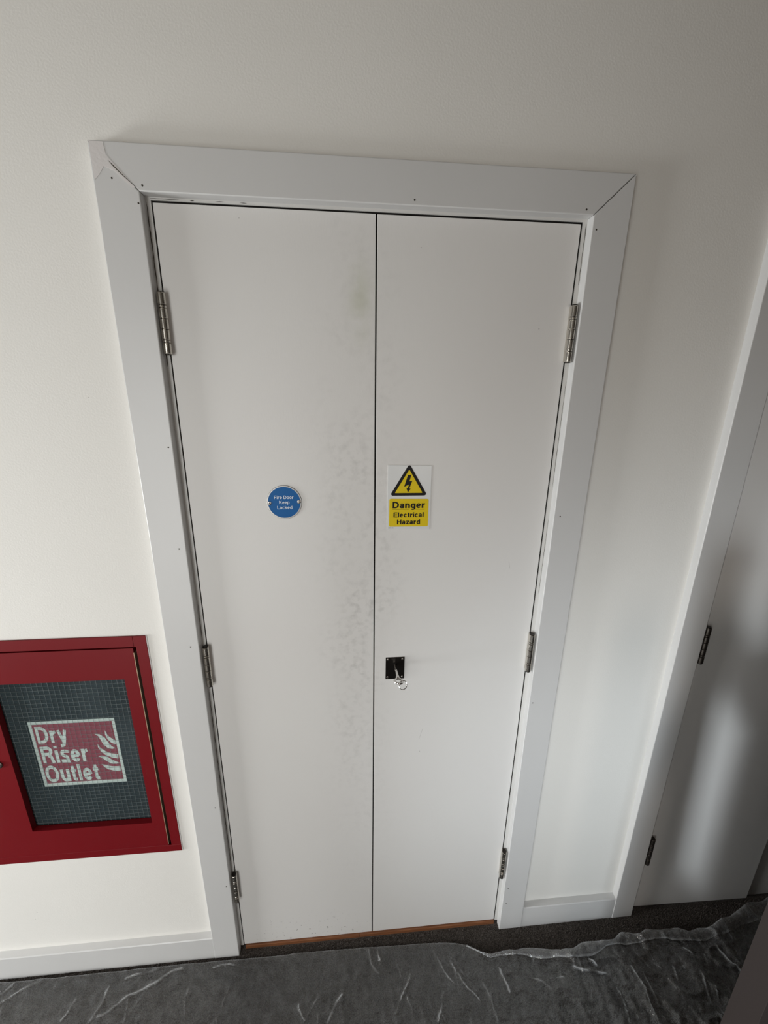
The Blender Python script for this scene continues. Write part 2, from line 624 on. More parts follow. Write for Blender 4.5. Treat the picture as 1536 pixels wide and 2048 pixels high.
def text(name, body, x0, x1, zb, zcap, y, mat, parent, w=0.15, gap=0.10):
    """flat print between x0 and x1, baseline zb, capital height up to zcap, facing the lobby"""
    adv = []
    x = 0.0
    for ch in body:
        g, a = glyph(ch, w)
        adv.append((g, x))
        x += a + (gap if ch != ' ' else 0.0)
    total = x - gap
    sx, sz = (x1 - x0) / total, zcap - zb
    bm = bmesh.new()
    k = 0
    for g, ox in adv:
        for pts in g:
            yy = y - (k % 4) * 0.00004
            k += 1
            stroke(bm, pts, w, lambda px, pz: (x0 + (px + ox) * sx, yy, zb + pz * sz))
    for fc in bm.faces:
        fc.normal_update()
        if fc.normal.y > 0:
            fc.normal_flip()
    me = bpy.data.meshes.new(name)
    bm.to_mesh(me)
    bm.free()
    me.materials.append(M[mat])
    o = bpy.data.objects.new(name, me)
    COL.objects.link(o)
    o.parent = parent
    o.matrix_parent_inverse = Matrix.Translation(parent.location).inverted()
    o['label'] = 'lettering reading ' + body
    return o


# ------------------------------------------------------------------ the room
WT = 0.30                                    # thickness of the riser wall, holding the niches
C2 = 1.338                                   # centre of the second riser cupboard
# openings in the riser wall: (x0, x1, z0, z1)
holes = [(-1.085, -0.568, 0.449, 1.126), (-0.455, 0.455, ZF, 2.085), (C2 - 0.455, C2 + 0.455, ZF, 2.085)]
bm = bmesh.new()
xs = sorted({XL, XR} | {h[0] for h in holes} | {h[1] for h in holes})
zs = sorted({ZF, ZC} | {h[2] for h in holes} | {h[3] for h in holes})
for i in range(len(xs) - 1):
    # columns of solid wall, merged vertically where possible
    run = None
    for j in range(len(zs) - 1):
        cx, cz = (xs[i] + xs[i + 1]) / 2, (zs[j] + zs[j + 1]) / 2
        solid = not any(h[0] < cx < h[1] and h[2] < cz < h[3] for h in holes)
        if solid:
            run = (run[0] if run else zs[j], zs[j + 1])
        if (not solid or j == len(zs) - 2) and run:
            box(bm, xs[i], xs[i + 1], 0, WT, run[0], run[1])
            run = None
box(bm, XL, XR, WT, WT + 0.05, ZF, ZC)
bmesh.ops.remove_doubles(bm, verts=bm.verts[:], dist=1e-5)
tag(obj('wall_front', bm, 'wall'), 'warm white painted wall around the riser doors and red cabinet', 'wall', 'structure')

floor = boxo('floor', (XL, XR, YB, WT, ZF - 0.05, ZF), 'carpet')
tag(floor, 'dark brown grey carpeted floor', 'floor', 'structure')
tag(boxo('ceiling', (XL, XR, YB, WT, ZC, ZC + 0.08), 'ceiling'), 'lobby ceiling above the frame, darkened to cut bounced light', 'ceiling', 'structure')
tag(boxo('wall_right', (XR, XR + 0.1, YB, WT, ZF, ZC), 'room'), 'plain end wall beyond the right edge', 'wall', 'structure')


def wall_with_windows(name, axis, pos, lo, hi, wins, label):
    bm = bmesh.new()
    a = sorted({lo, hi} | {w[0] for w in wins} | {w[1] for w in wins})
    for i in range(len(a) - 1):
        cs = [w for w in wins if w[0] < (a[i] + a[i + 1]) / 2 < w[1]]
        spans = [(ZF, ZC)]
        if cs:
            spans = [(ZF, cs[0][2]), (cs[0][3], ZC)]
        for z0, z1 in spans:
            if axis == 'x':
                box(bm, pos - 0.12, pos, a[i], a[i + 1], z0, z1)
            else:
                box(bm, a[i], a[i + 1], pos - 0.12, pos, z0, z1)
    tag(obj(name, bm, 'room'), label, 'wall', 'structure')


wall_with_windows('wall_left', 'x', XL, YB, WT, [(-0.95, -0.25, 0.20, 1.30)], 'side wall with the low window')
wall_with_windows('wall_back', 'y', YB, XL, XR, [(-1.50, -0.70, 0.14, 1.96), (-0.10, 0.10, 0.15, 1.05), (0.35, 0.57, 1.13, 1.63)], 'wall behind the camera with three windows, two added for their light')


def window(name, axis, pos, a0, a1, z0, z1, label):
    e = thing(name, label, 'window', (pos, (a0 + a1) / 2, z0) if axis == 'x' else ((a0 + a1) / 2, pos, z0), 'structure')
    def b(n, u0, u1, d0, d1, w0, w1, mt):
        if axis == 'x':
            boxo(n, (pos + d0, pos + d1, u0, u1, w0, w1), mt, e)
        else:
            boxo(n, (u0, u1, pos + d0, pos + d1, w0, w1), mt, e)
    t = 0.012
    b('window_frame', a0, a0 + t, -0.024, -0.004, z0, z1, 'plastic_frame')
    b('window_frame', a1 - t, a1, -0.024, -0.004, z0, z1, 'plastic_frame')
    b('window_frame', a0 + t, a1 - t, -0.024, -0.004, z0, z0 + t, 'plastic_frame')
    b('window_frame', a0 + t, a1 - t, -0.024, -0.004, z1 - t, z1, 'plastic_frame')
    b('pane', a0 + t, a1 - t, -0.016, -0.012, z0 + t, z1 - t, 'window_glass')


window('window_1', 'x', XL, -0.95, -0.25, 0.20, 1.30, 'low side window left of the camera')
window('window_2', 'y', YB, -1.50, -0.70, 0.14, 1.96, 'tall window behind the camera on the left')
window('added_window_4', 'y', YB, 0.35, 0.57, 1.13, 1.63, 'small high window behind the camera, added for a warm light')  # unseen, added to carry the warm source
window('added_window_3', 'y', YB, -0.10, 0.10, 0.15, 1.05, 'narrow low window behind the camera, added for the light bar')  # unseen, added to carry the beam

# ------------------------------------------------------------------ architraves and door linings
TF = -0.021                                  # front face of the architraves


def architrave(names, cx, inner, outer, z_in, z_out, labels):
    zb = ZF + 0.001
    g = 0.0004
    out = []
    bm = bmesh.new()
    prism(bm, [(cx - outer, zb), (cx - inner, zb), (cx - inner, z_in - g), (cx - outer, z_out - g)], TF, 0.0, 0.0018)
    out.append(obj(names[0], bm, 'trim'))
    bm = bmesh.new()
    prism(bm, [(cx - inner + g, z_in), (cx + inner - g, z_in), (cx + outer - g, z_out), (cx - outer + g, z_out)], TF, 0.0, 0.0018)
    out.append(obj(names[1], bm, 'trim'))
    bm = bmesh.new()
    prism(bm, [(cx + inner, zb), (cx + outer, zb), (cx + outer, z_out - g), (cx + inner, z_in - g)], TF, 0.0, 0.0018)
    out.append(obj(names[2], bm, 'trim'))
    for o, l in zip(out, labels):
        tag(o, l, 'architrave', 'structure')
    return out


arch_l, arch_h, arch_r = architrave(('trim_1', 'trim_2', 'trim_3'), 0.0, 0.4245, 0.5, 2.0485, 2.1205,
    ('white architrave up the left side of the middle double door, nearest the red cabinet',
     'white horizontal head architrave above the middle double door',
     'white architrave up the right side of the middle double door'))
architrave(('trim_4', 'trim_5', 'trim_6'), C2, 0.4435, 0.5140, 2.0485, 2.1205,
    ('shaded white architrave beside the dark doors at the right edge',
     'head architrave over the shaded doors, above the right edge of the picture',
     'far architrave of the shaded doors, beyond the right edge'))


def lining(name, cx, half, label, leaf_gap):
    bm = bmesh.new()
    zt = 2.0435
    box(bm, cx - 0.4545, cx - half, 0.0, 0.11, ZF + 0.012, 2.0845)
    box(bm, cx + half, cx + 0.4545, 0.0, 0.11, ZF + 0.012, 2.0845)
    box(bm, cx - half, cx + half, 0.0, 0.11, zt, 2.0845)
    # rebate stops behind the leaves
    box(bm, cx - half, cx - half + 0.012, 0.047, 0.11, ZF + 0.012, zt)
    box(bm, cx + half - 0.012, cx + half, 0.047, 0.11, ZF + 0.012, zt)
    box(bm, cx - half + 0.012, cx + half - 0.012, 0.047, 0.11, zt - 0.012, zt)
    o = tag(obj(name, bm, 'frame'), label, 'door frame', 'structure')
    g = leaf_gap
    bm = bmesh.new()
    box(bm, cx - half, cx - half + g, 0.0026, 0.0465, ZF + 0.012, zt)
    box(bm, cx + half - g, cx + half, 0.0026, 0.0465, ZF + 0.012, zt)
    box(bm, cx - half + g, cx + half - g, 0.0026, 0.0465, 2.0403, zt)
    obj('joint_shade', bm, 'black', o)  # black strips standing in for shade in the gaps
    return o


frame1 = lining('trim_7', 0.0, 0.4152, 'narrow white door lining between architrave and middle double door', 0.0026)
frame2 = lining('trim_8', C2, 0.4240, 'door lining around the shaded doors at the right edge', 0.0030)

# skirting boards
def skirting(name, x0, x1, label):
    bm = bmesh.new()
    t = bmesh.new()
    prof = [(0.0, ZF + 0.001), (-0.0195, ZF + 0.001), (-0.0195, 0.073), (-0.0175, 0.0755), (0.0, 0.0765)]
    a = [t.verts.new((x0, y, z)) for y, z in prof]
    b = [t.verts.new((x1, y, z)) for y, z in prof]
    t.faces.new(a)
    t.faces.new(b[::-1])
    for i in range(len(prof)):
        k = (i + 1) % len(prof)
        t.faces.new((a[i], b[i], b[k], a[k]))
    merge(bm, t)
    return tag(obj(name, bm, 'trim'), label, 'skirting board', 'structure')


skirting('baseboard_left', XL + 0.001, -0.5003, 'white skirting board under the red cabinet')
skirting('baseboard_right', 0.5003, C2 - 0.5143, 'short white skirting board between the two pairs of doors')

# old caulk cracks, nail holes and filler on the painted woodwork
bm = bmesh.new()
ribbon(bm, [(-0.4229, 2.040), (-0.4226, 1.95), (-0.4222, 1.86), (-0.4224, 1.755)], -0.0004, 0.0016, 0.0004)
ribbon(bm, [(-0.4226, 1.22), (-0.4230, 1.13)], -0.0004, 0.0008, 0.0003)
ribbon(bm, [(-0.4228, 0.97), (-0.4228, 0.62), (-0.4226, 0.36)], -0.0004, 0.0010, 0.0003)
ribbon(bm, [(-0.4160, 2.0462), (-0.365, 2.0466)], -0.0004, 0.0008, 0.0002)
ribbon(bm, [(-0.345, 2.0455), (-0.338, 2.0460)], -0.0004, 0.0012, 0.0004)
ribbon(bm, [(-0.30, 2.0460), (-0.285, 2.0462)], -0.0004, 0.0010, 0.0004)
ribbon(bm, [(-0.255, 2.0460), (-0.243, 2.0462)], -0.0004, 0.0010, 0.0004)
ribbon(bm, [(0.4226, 2.040), (0.4222, 1.93)], -0.0004, 0.0009, 0.0004)
ribbon(bm, [(0.4226, 1.74), (0.4226, 1.50)], -0.0004, 0.0006, 0.0004)
ribbon(bm, [(0.4226, 1.42), (0.4222, 1.22)], -0.0004, 0.0006, 0.0003)
obj('caulk_crack', bm, 'crack', frame1)

bm = bmesh.new()
ribbon(bm, [(-0.449, 2.1213), (-0.425, 2.1213)], TF + 0.004, 0.0016, 0.0004)
obj('paint_chip', bm, 'brass', arch_h)
bm = bmesh.new()
prism(bm, [(-0.4975, 2.1185), (-0.474, 2.1185), (-0.472, 2.100), (-0.452, 2.078), (-0.430, 2.054), (-0.436, 2.053), (-0.462, 2.077), (-0.478, 2.083), (-0.488, 2.070), (-0.4965, 2.062)], TF - 0.0005, TF + 0.0005)
obj('filler_patch', bm, 'filler', arch_l)
bm = bmesh.new()
ribbon(bm, [(-0.4255, 2.0495), (-0.448, 2.0705), (-0.470, 2.0920)], TF - 0.0008, 0.0012, 0.0006)
obj('mitre_crack', bm, 'crack', arch_l)
bm = bmesh.new()
ribbon(bm, [(0.428, 2.0520), (0.465, 2.0870), (0.497, 2.1180)], TF - 0.0004, 0.0007, 0.0006)
obj('mitre_crack', bm, 'crack', arch_r)


def nail_hole(parent, x, z, r=0.0018):
    bm = bmesh.new()
    cyl(bm, (x, TF - 0.0003, z), (x, TF + 0.001, z), r, seg=10)
    obj('nail_hole', bm, 'crack', parent)


for x, z in ((-0.4285, 2.030), (-0.468, 2.066), (-0.4335, 1.595), (-0.4395, 1.369), (-0.4440, 1.117), (-0.4375, 0.606), (-0.4360, 0.30)):
    nail_hole(arch_l, x, z, 0.0016)
for x, z in ((-0.418, 2.0575), (0.070, 2.0575), (0.408, 2.0570)):
    nail_hole(arch_h, x, z, 0.0018)
for x, z in ((0.4335, 2.024), (0.4400, 1.433), (0.4350, 0.900), (0.4370, 0.18), (0.4372, 0.11)):
    nail_hole(arch_r, x, z, 0.0016)

# hardwood threshold under the middle doors, in two lengths
th = thing('threshold_strip', 'orange brown varnished wooden threshold under the middle double door', 'threshold', (0, 0.01, ZF))
boxo('wooden_strip', (-0.4090, -0.0425, -0.0045, 0.045, ZF + 0.0005, -0.0022), 'wood', th, 0.0008)
boxo('wooden_strip', (-0.0419, 0.4120, -0.0045, 0.045, ZF + 0.0005, -0.0020), 'wood', th, 0.0008)


# ------------------------------------------------------------------ doors and hinges
def make_hinge(parent, x, zc, mat, y=-0.0105, half=0.0560, r=0.0078):
    """ball-bearing butt hinge: five knuckles, two bearing rings, the edge of its flaps"""
    e = bpy.data.objects.new('hinge', None)
    e.empty_display_size = 0.02
    COL.objects.link(e)
    e.location = (x, y, zc - half)
    e.parent = parent
    e.matrix_parent_inverse = Matrix.Translation(parent.location).inverted()
    pl = parent.location

    def sub(name, bmx, mt, smooth=True):
        bmesh.ops.recalc_face_normals(bmx, faces=bmx.faces[:])
        o = obj(name, bmx, mt, None, smooth)
        o.parent = e
        o.matrix_parent_inverse = Matrix.Translation(Vector(e.location)).inverted()
        return o
    H = 2 * half
    top = zc + half
    cuts = [0.0, 0.20, 0.25, 0.42, 0.59, 0.76, 0.81, 1.0]
    g = 0.0006
    for i in range(7):
        a, b = top - H * cuts[i] - g, top - H * cuts[i + 1] + g
        ring = i in (1, 5)
        bmx = bmesh.new()
        rr = r * (0.97 if ring else 1.0)
        c = 0.0007
        lathe(bmx, [(0, rr - c), (c, rr), (a - b - c, rr), (a - b, rr - c)], (x, y, b), (0, 0, 1), 24)
        sub('bearing_ring' if ring else 'knuckle', bmx, mat)
    bmx = bmesh.new()
    cyl(bmx, (x, y, zc - half - 0.0012), (x, y, zc + half + 0.0012), r * 0.80, seg=20)
    sub('pin', bmx, 'bronze')  # dark colour puts shade into the grooves between knuckles
    s = 1 if x > parent.location.x else -1
    bmx = bmesh.new()
    box(bmx, x - s * 0.0035 - 0.0012, x - s * 0.0035 + 0.0012, y, 0.03, zc - half + 0.001, zc + half - 0.001)
    sub('hinge_flap', bmx, mat, False)
    return e


HZ = (1.8335, 1.0525, 0.2745)


def make_door(name, x0, x1, z0, z1, hinge_x, mat, hmat, label, ajar=0.0, pivot=None):
    e = thing(name, label, 'door', ((x0 + x1) / 2, 0.022, z0), 'structure')
    boxo('door_leaf', (x0, x1, 0.0, 0.044, z0, z1), mat, e, 0.0006)
    for z in HZ:
        make_hinge(e, hinge_x, z, hmat)
    if ajar:
        p = Vector((pivot, 0.0, 0.0))
        bpy.context.view_layer.update()
        e.matrix_world = Matrix.Translation(p) @ Matrix.Rotation(ajar, 4, 'Z') @ Matrix.Translation(-p) @ e.matrix_world
    return e


make_door('door_1', -0.4125, -0.0016, 0.0, 2.0400, -0.4140, 'door', 'steel',
          'left white leaf of the middle double door, with the round blue plate')
make_door('door_2', 0.0016, 0.4118, 0.0004, 2.0396, 0.4140, 'door', 'steel',
          'right white leaf of the middle double door, with the yellow danger sign and lock')
make_door('door_3', C2 - 0.4205, C2 - 0.0005, -0.0060, 2.0400, C2 - 0.4262, 'door_plain', 'dark_metal_hinge_shade',
          'shaded door leaf at the right edge, hinged on its left side', -math.radians(1.1), C2 - 0.4225)
make_door('door_4', C2 + 0.0035, C2 + 0.4205, -0.0075, 2.0400, C2 + 0.4245, 'door_plain', 'dark_metal_hinge_shade',
          'sliver of the farther shaded door leaf at the extreme right edge')

# lock plate and black strip painting shade into the meeting gap on door_2
d2 = bpy.data.objects['door_2']
boxo('meeting_gap_shade', (-0.0015, 0.0016, 0.0028, 0.0420, 0.001, 2.039), 'black', d2)
lp = boxo('lock_plate', (0.0305, 0.0800, -0.0016, 0.0, 0.9836, 1.0494), 'bronze', d2, 0.0004)
lp['label'] = 'dark square lock plate'
for sx in (0.0360, 0.0745):
    for sz in (0.9895, 1.0436):
        bm = bmesh.new()
        lathe(bm, [(0, 0.0031), (0.0006, 0.0031), (0.0012, 0.0020)], (sx, -0.0014, sz), (0, -1, 0), 16)
        box(bm, sx - 0.0016, sx + 0.0016, -0.0029, -0.0024, sz - 0.0004, sz + 0.0004)
        s = obj('screw', bm, 'dark_metal_hinge_shade', None, True)
        s.parent = lp
bm = bmesh.new()
cyl(bm, (0.0553, -0.0023, 1.0285), (0.0553, -0.0012, 1.0285), 0.0052, seg=20)
o = obj('keyhole', bm, 'black', None)
o.parent = lp

# key standing in the lock, pointing at the camera, and its split ring
KX, KZ = 0.0555, 1.0285
key = thing('key', 'small nickel key sticking out of the dark lock plate', 'key', (KX, -0.002, KZ))
bm = bmesh.new()
lathe(bm, [(0, 0.0030), (0.046, 0.0030), (0.0475, 0.0042), (0.050, 0.0042), (0.052, 0.0034)], (KX, -0.0016, KZ), (0.015, -1, -0.02), 18)
box(bm, KX - 0.0045, KX - 0.0028, -0.026, -0.022, KZ - 0.002, KZ + 0.001)
obj('key_shaft', bm, 'chrome', key, True)
bm = bmesh.new()
KB = Vector((KX + 0.0015, -0.0655, KZ - 0.0015))
torus(bm, KB, (0.10, 0.06, 1.0), 0.0098, 0.0029, 36, 10, 1.0)
obj('key_bow', bm, 'chrome', key, True)
bm = bmesh.new()
RC = Vector((KX + 0.0115, -0.0690, KZ - 0.0100))
torus(bm, RC, (0.30, -1.0, 0.45), 0.0105, 0.0008, 40, 8)
torus(bm, RC + Vector((0.0004, -0.0014, 0.0004)), (0.30, -1.0, 0.45), 0.0105, 0.0008, 40, 8)
tag(obj('key_ring', bm, 'chrome', None, True), 'thin split ring hanging from the key bow', 'key ring')

# small knocks and scratches in the paint
d1 = bpy.data.objects['door_1']
M['knock'] = paint('knock', (0.20, 0.18, 0.17), 0.8, 0.2)


def mark(parent, pts, w, y=-0.0002):
    bm = bmesh.new()
    ribbon(bm, pts, y, w, w * 0.3)
    obj('scratch', bm, 'knock', parent)


mark(d2, [(0.3470, 1.8450), (0.3482, 1.8435)], 0.0020)
mark(d2, [(0.0878, 1.9870), (0.0888, 1.9855)], 0.0016)
mark(d2, [(0.1377, 0.8180), (0.1330, 0.8000), (0.1278, 0.7791)], 0.0005)
mark(d2, [(0.1305, 0.7375), (0.1312, 0.7355)], 0.0016)
mark(d2, [(0.3349, 1.3130), (0.3362, 1.3030), (0.3395, 1.2915)], 0.0006)
mark(d1, [(-0.2597, 2.0222), (-0.2588, 2.0214)], 0.0018)
mark(d1, [(-0.1460, 0.0800), (-0.1420, 0.0790)], 0.0018)
mark(d1, [(-0.0940, 0.0362), (-0.0860, 0.0360)], 0.0014)
mark(d1, [(-0.2370, 0.0125), (-0.2350, 0.0105)], 0.0018)
mark(d1, [(-0.3245, 0.1010), (-0.3238, 0.0998)], 0.0016)
mark(d1, [(-0.3480, 0.0420), (-0.3440, 0.0390)], 0.0016)
mark(d1, [(-0.1680, 0.0480), (-0.1660, 0.0450)], 0.0014)
w1 = bpy.data.objects['wall_front']
mark(w1, [(-0.5858, 1.6938), (-0.5850, 1.6928)], 0.0016)
mark(w1, [(-0.9910, 0.2285), (-0.9903, 0.2268)], 0.0022)
mark(w1, [(-1.0007, 0.2020), (-1.0003, 0.2000)], 0.0018)

# ------------------------------------------------------------------ round blue plate
PX, PZ = -0.2057, 1.4690
pl = thing('fire_door_plate', 'round blue plate reading Fire Door Keep Locked on the left leaf', 'sign', (PX, 0.0, PZ))
bm = bmesh.new()
lathe(bm, [(0, 0.0392), (0.0012, 0.0392), (0.0019, 0.0386), (0.0019, 0.0362), (0.0013, 0.0360)], (PX, 0, PZ), (0, -1, 0), 64)
obj('rim', bm, 'rim_steel', pl, True)
bm = bmesh.new()
cyl(bm, (PX, -0.0008, PZ), (PX, -0.0016, PZ), 0.0361, seg=64)
obj('blue_face', bm, 'blue', pl)
for sx, sz in ((-0.0333, -0.0015), (0.0332, 0.0015)):
    bm = bmesh.new()
    lathe(bm, [(0, 0.0046), (0.0009, 0.0046), (0.0016, 0.0030)], (PX + sx, -0.0012, PZ + sz), (0, -1, 0), 20)
    sc = obj('screw', bm, 'rim_steel', pl, True)
    bm = bmesh.new()
    cyl(bm, (PX + sx, -0.0026, PZ + sz), (PX + sx, -0.00285, PZ + sz), 0.0012, seg=8)
    so = obj('screw_socket', bm, 'black')
    so.parent = sc
r = 0.02
text('lettering', 'Fire Door', -0.2276, -0.1845, 1.4772, 1.4848, -0.0019, 'white_print', pl, 0.125, 0.12)
text('lettering', 'Keep', -0.2168, -0.1942, 1.4655, 1.4730, -0.0019, 'white_print', pl, 0.125, 0.12)
text('lettering', 'Locked', -0.2218, -0.1884, 1.4534, 1.4610, -0.0019, 'white_print', pl, 0.125, 0.12)

# ------------------------------------------------------------------ danger sign
def rounded(pts, rad, n=6):
    out = []
    k = len(pts)
    for i in range(k):
        p0, p1, p2 = Vector(pts[i - 1]), Vector(pts[i]), Vector(pts[(i + 1) % k])
        a, b = (p0 - p1).normalized(), (p2 - p1).normalized()
        ang = math.acos(max(-1, min(1, a.dot(b))))
        d = rad / math.tan(ang / 2)
        c = p1 + (a + b).normalized() * (rad / math.sin(ang / 2))
        s, e = p1 + a * d - c, p1 + b * d - c
        a0, a1 = math.atan2(s.y, s.x), math.atan2(e.y, e.x)
        da = (a1 - a0 + math.pi) % (2 * math.pi) - math.pi
        for j in range(n + 1):
            t = a0 + da * j / n
            out.append((c.x + rad * math.cos(t), c.y + rad * math.sin(t)))
    return out


sg = thing('danger_sign', 'white and yellow Danger Electrical Hazard sticker with lightning triangle on the right leaf', 'sign', (0.0797, 0.0, 1.4770))
bm = bmesh.new()
prism(bm, [(0.0293, 1.4015), (0.1303, 1.3990), (0.1293, 1.5525), (0.0291, 1.5535)], -0.0010, 0.0)
obj('sticker_sheet', bm, 'sticker', sg)
bm = bmesh.new()
prism(bm, rounded([(0.0331, 1.4073), (0.1262, 1.4069), (0.1254, 1.4740), (0.0333, 1.4752)], 0.0035), -0.0013, -0.0010)
obj('yellow_panel', bm, 'yellow', sg)
bm = bmesh.new()
tri = [(0.0340, 1.4822), (0.1218, 1.4824), (0.0780, 1.5570)]
prism(bm, rounded(tri, 0.0042), -0.0013, -0.0010)
obj('triangle_border', bm, 'black_print', sg)
c = Vector((0.0780, 1.5062))
bm = bmesh.new()
prism(bm, rounded([tuple(c + (Vector(q) - c) * 0.735) for q in tri], 0.0012), -0.0016, -0.0013)
obj('yellow_triangle', bm, 'yellow', sg)
bm = bmesh.new()
prism(bm, [(0.0752, 1.5316), (0.0776, 1.5300), (0.0830, 1.5318), (0.0790, 1.5165), (0.0856, 1.5172), (0.0788, 1.4990), (0.0822, 1.4990),
           (0.0757, 1.4897), (0.0722, 1.5008), (0.0752, 1.4996), (0.0779, 1.5087), (0.0668, 1.5030)], -0.0018, -0.0016)
obj('lightning_bolt', bm, 'black_print', sg)
text('lettering', 'Danger', 0.0411, 0.1172, 1.4523, 1.4678, -0.0015, 'black_print', sg, 0.185, 0.075)
text('lettering', 'Electrical', 0.0436, 0.1149, 1.4302, 1.4421, -0.0015, 'black_print', sg, 0.185, 0.075)
text('lettering', 'Hazard', 0.0520, 0.1069, 1.4128, 1.4247, -0.0015, 'black_print', sg, 0.185, 0.075)
bm = bmesh.new()
box(bm, 0.0410, 0.0795, -0.0015, -0.0012, 1.4491, 1.4501)
box(bm, 0.0935, 0.1168, -0.0015, -0.0012, 1.4489, 1.4499)
obj('underline', bm, 'black_print', sg)
bm = bmesh.new()
for k, (a, b) in enumerate(((0.0, 0.0016), (0.0020, 0.0036), (0.0040, 0.0052), (0.0056, 0.0068), (0.0084, 0.0098), (0.0102, 0.0114))):
    box(bm, 0.0322 + a, 0.0322 + b, -0.0012, -0.0010, 1.4035, 1.4048)
obj('small_print', bm, 'black_print', sg)

# ------------------------------------------------------------------ dry riser cabinet
cab = thing('dry_riser_cabinet', 'red metal dry riser cabinet with wired glass door set in the wall', 'cabinet', (-0.825, 0.0, 0.434))
CX0, CX1, CZ0, CZ1 = -1.1000, -0.5530, 0.4335, 1.1405
OX0, OX1, OZ0, OZ1 = -1.0640, -0.5790, 0.4575, 1.1110       # opening for the door
bm = bmesh.new()
ty = -0.0035
prism(bm, [(CX0, CZ0), (CX1, CZ0), (CX1 - 0.0, CZ0 + 0.024), (CX0, CZ0 + 0.024)], ty, 0.0, 0.0006)
prism(bm, [(CX0, OZ1), (CX1 - 0.0305, OZ1), (CX1 - 0.0305, CZ1), (CX0, CZ1)], ty, 0.0, 0.0006)
prism(bm, [(CX0, OZ0), (OX0, OZ0), (OX0, OZ1), (CX0, OZ1)], ty, 0.0, 0.0006)
prism(bm, [(OX1, OZ0), (CX1, OZ0), (CX1, CZ1), (CX1 - 0.0300, CZ1), (CX1 - 0.0300, OZ1), (OX1, OZ1)], ty, 0.0, 0.0006)
obj('outer_frame', bm, 'red', cab)
bm = bmesh.new()                                            # sunk steel box behind
hx0, hx1, hz0, hz1 = -1.084, -0.569, 0.450, 1.125
box(bm, hx0, hx1, 0.25, 0.252, hz0, hz1)
box(bm, hx0, hx0 + 0.002, 0.0, 0.25, hz0, hz1)
box(bm, hx1 - 0.002, hx1, 0.0, 0.25, hz0, hz1)
box(bm, hx0, hx1, 0.0, 0.25, hz0, hz0 + 0.002)
box(bm, hx0, hx1, 0.0, 0.25, hz1 - 0.002, hz1)
obj('back_box', bm, 'inside', cab)
bm = bmesh.new()
prism(bm, [(CX1, CZ0 - 0.001), (CX1 + 0.0022, CZ0 - 0.001), (CX1 + 0.0022, CZ1 + 0.001), (CX1, CZ1 + 0.001)], -0.0022, 0.0)
obj('sealant_bead', bm, 'filler', cab)
DX0, DX1, DZ0, DZ1 = -1.0600, -0.5865, 0.4582, 1.1075
GX0, GX1, GZ0, GZ1 = -0.9325, -0.6195, 0.5470, 1.0210
cdoor = bpy.data.objects.new('cabinet_door', None)
COL.objects.link(cdoor)
cdoor.location = (-0.82, 0.0, DZ0)
cdoor.parent = cab
cdoor.matrix_parent_inverse = Matrix.Translation(cab.location).inverted()


def cpart(name, bm, mat, smooth=False):
    o = obj(name, bm, mat, None, smooth)
    o.parent = cdoor
    o.matrix_parent_inverse = Matrix.Translation(cdoor.location).inverted()
    return o


bm = bmesh.new()
dy0, dy1 = -0.0035, 0.0120
box(bm, DX0, GX0, dy0, dy1, DZ0, DZ1)
box(bm, GX1, DX1, dy0, dy1, DZ0, DZ1)
box(bm, GX0, GX1, dy0, dy1, DZ0, GZ0)
box(bm, GX0, GX1, dy0, dy1, GZ1, DZ1)
bmesh.ops.remove_doubles(bm, verts=bm.verts[:], dist=1e-6)
cpart('door_panel', bm, 'red')
bm = bmesh.new()
bm.faces.new([bm.verts.new(q) for q in ((GX0 - 0.012, 0.0142, GZ0 - 0.012), (GX1 + 0.012, 0.0142, GZ0 - 0.012), (GX1 + 0.012, 0.0142, GZ1 + 0.012), (GX0 - 0.012, 0.0142, GZ1 + 0.012))])
cpart('glass_pane', bm, 'wired_glass')
bm = bmesh.new()
P = 0.0127
x = GX0 - 0.008
i = 0
while x < GX1 + 0.01:
    box(bm, x - 0.00017, x + 0.00017, 0.0131, 0.0137, GZ0 - 0.01, GZ1 + 0.01)
    x += P
z = GZ0 - 0.006
while z < GZ1 + 0.01:
    box(bm, GX0 - 0.01, GX1 + 0.01, 0.0130, 0.0136, z - 0.00017, z + 0.00017)
    z += P
w = cpart('wire_grid', bm, 'wire')
bm = bmesh.new()
box(bm, DX1, DX1 + 0.0016, -0.0046, 0.012, DZ0 + 0.006, DZ1 - 0.012)
cpart('hinge_strip', bm, 'brass')
bm = bmesh.new()
lathe(bm, [(0, 0.0105), (0.003, 0.0105), (0.005, 0.0080), (0.005, 0.001)], (-0.9640, -0.0035, 0.7813), (0, -1, 0), 28)
cpart('lock_barrel', bm, 'dark_metal_hinge_shade', True)

# sign stuck behind the wired glass
SY = 0.0170
rs = thing('dry_riser_sign', 'red and pale Dry Riser Outlet sign with flames behind the wired glass', 'sign', (-0.782, SY, 0.677))
bm = bmesh.new()
box(bm, -0.8876, -0.6762, SY, SY + 0.0012, 0.6772, 0.8893)
obj('pale_border', bm, 'sign_pale', rs)
bm = bmesh.new()
box(bm, -0.8790, -0.6838, SY - 0.0003, SY, 0.6872, 0.8805)
obj('red_field', bm, 'sign_red', rs)
ly = SY - 0.0006
text('lettering', 'Dry', -0.8740, -0.8003, 0.8212, 0.8744, ly, 'sign_pale', rs, 0.185, 0.095)
text('lettering', 'Riser', -0.8740, -0.7592, 0.7560, 0.8108, ly, 'sign_pale', rs, 0.185, 0.095)
text('lettering', 'Outlet', -0.8770, -0.7425, 0.6915, 0.7470, ly, 'sign_pale', rs, 0.185, 0.095)
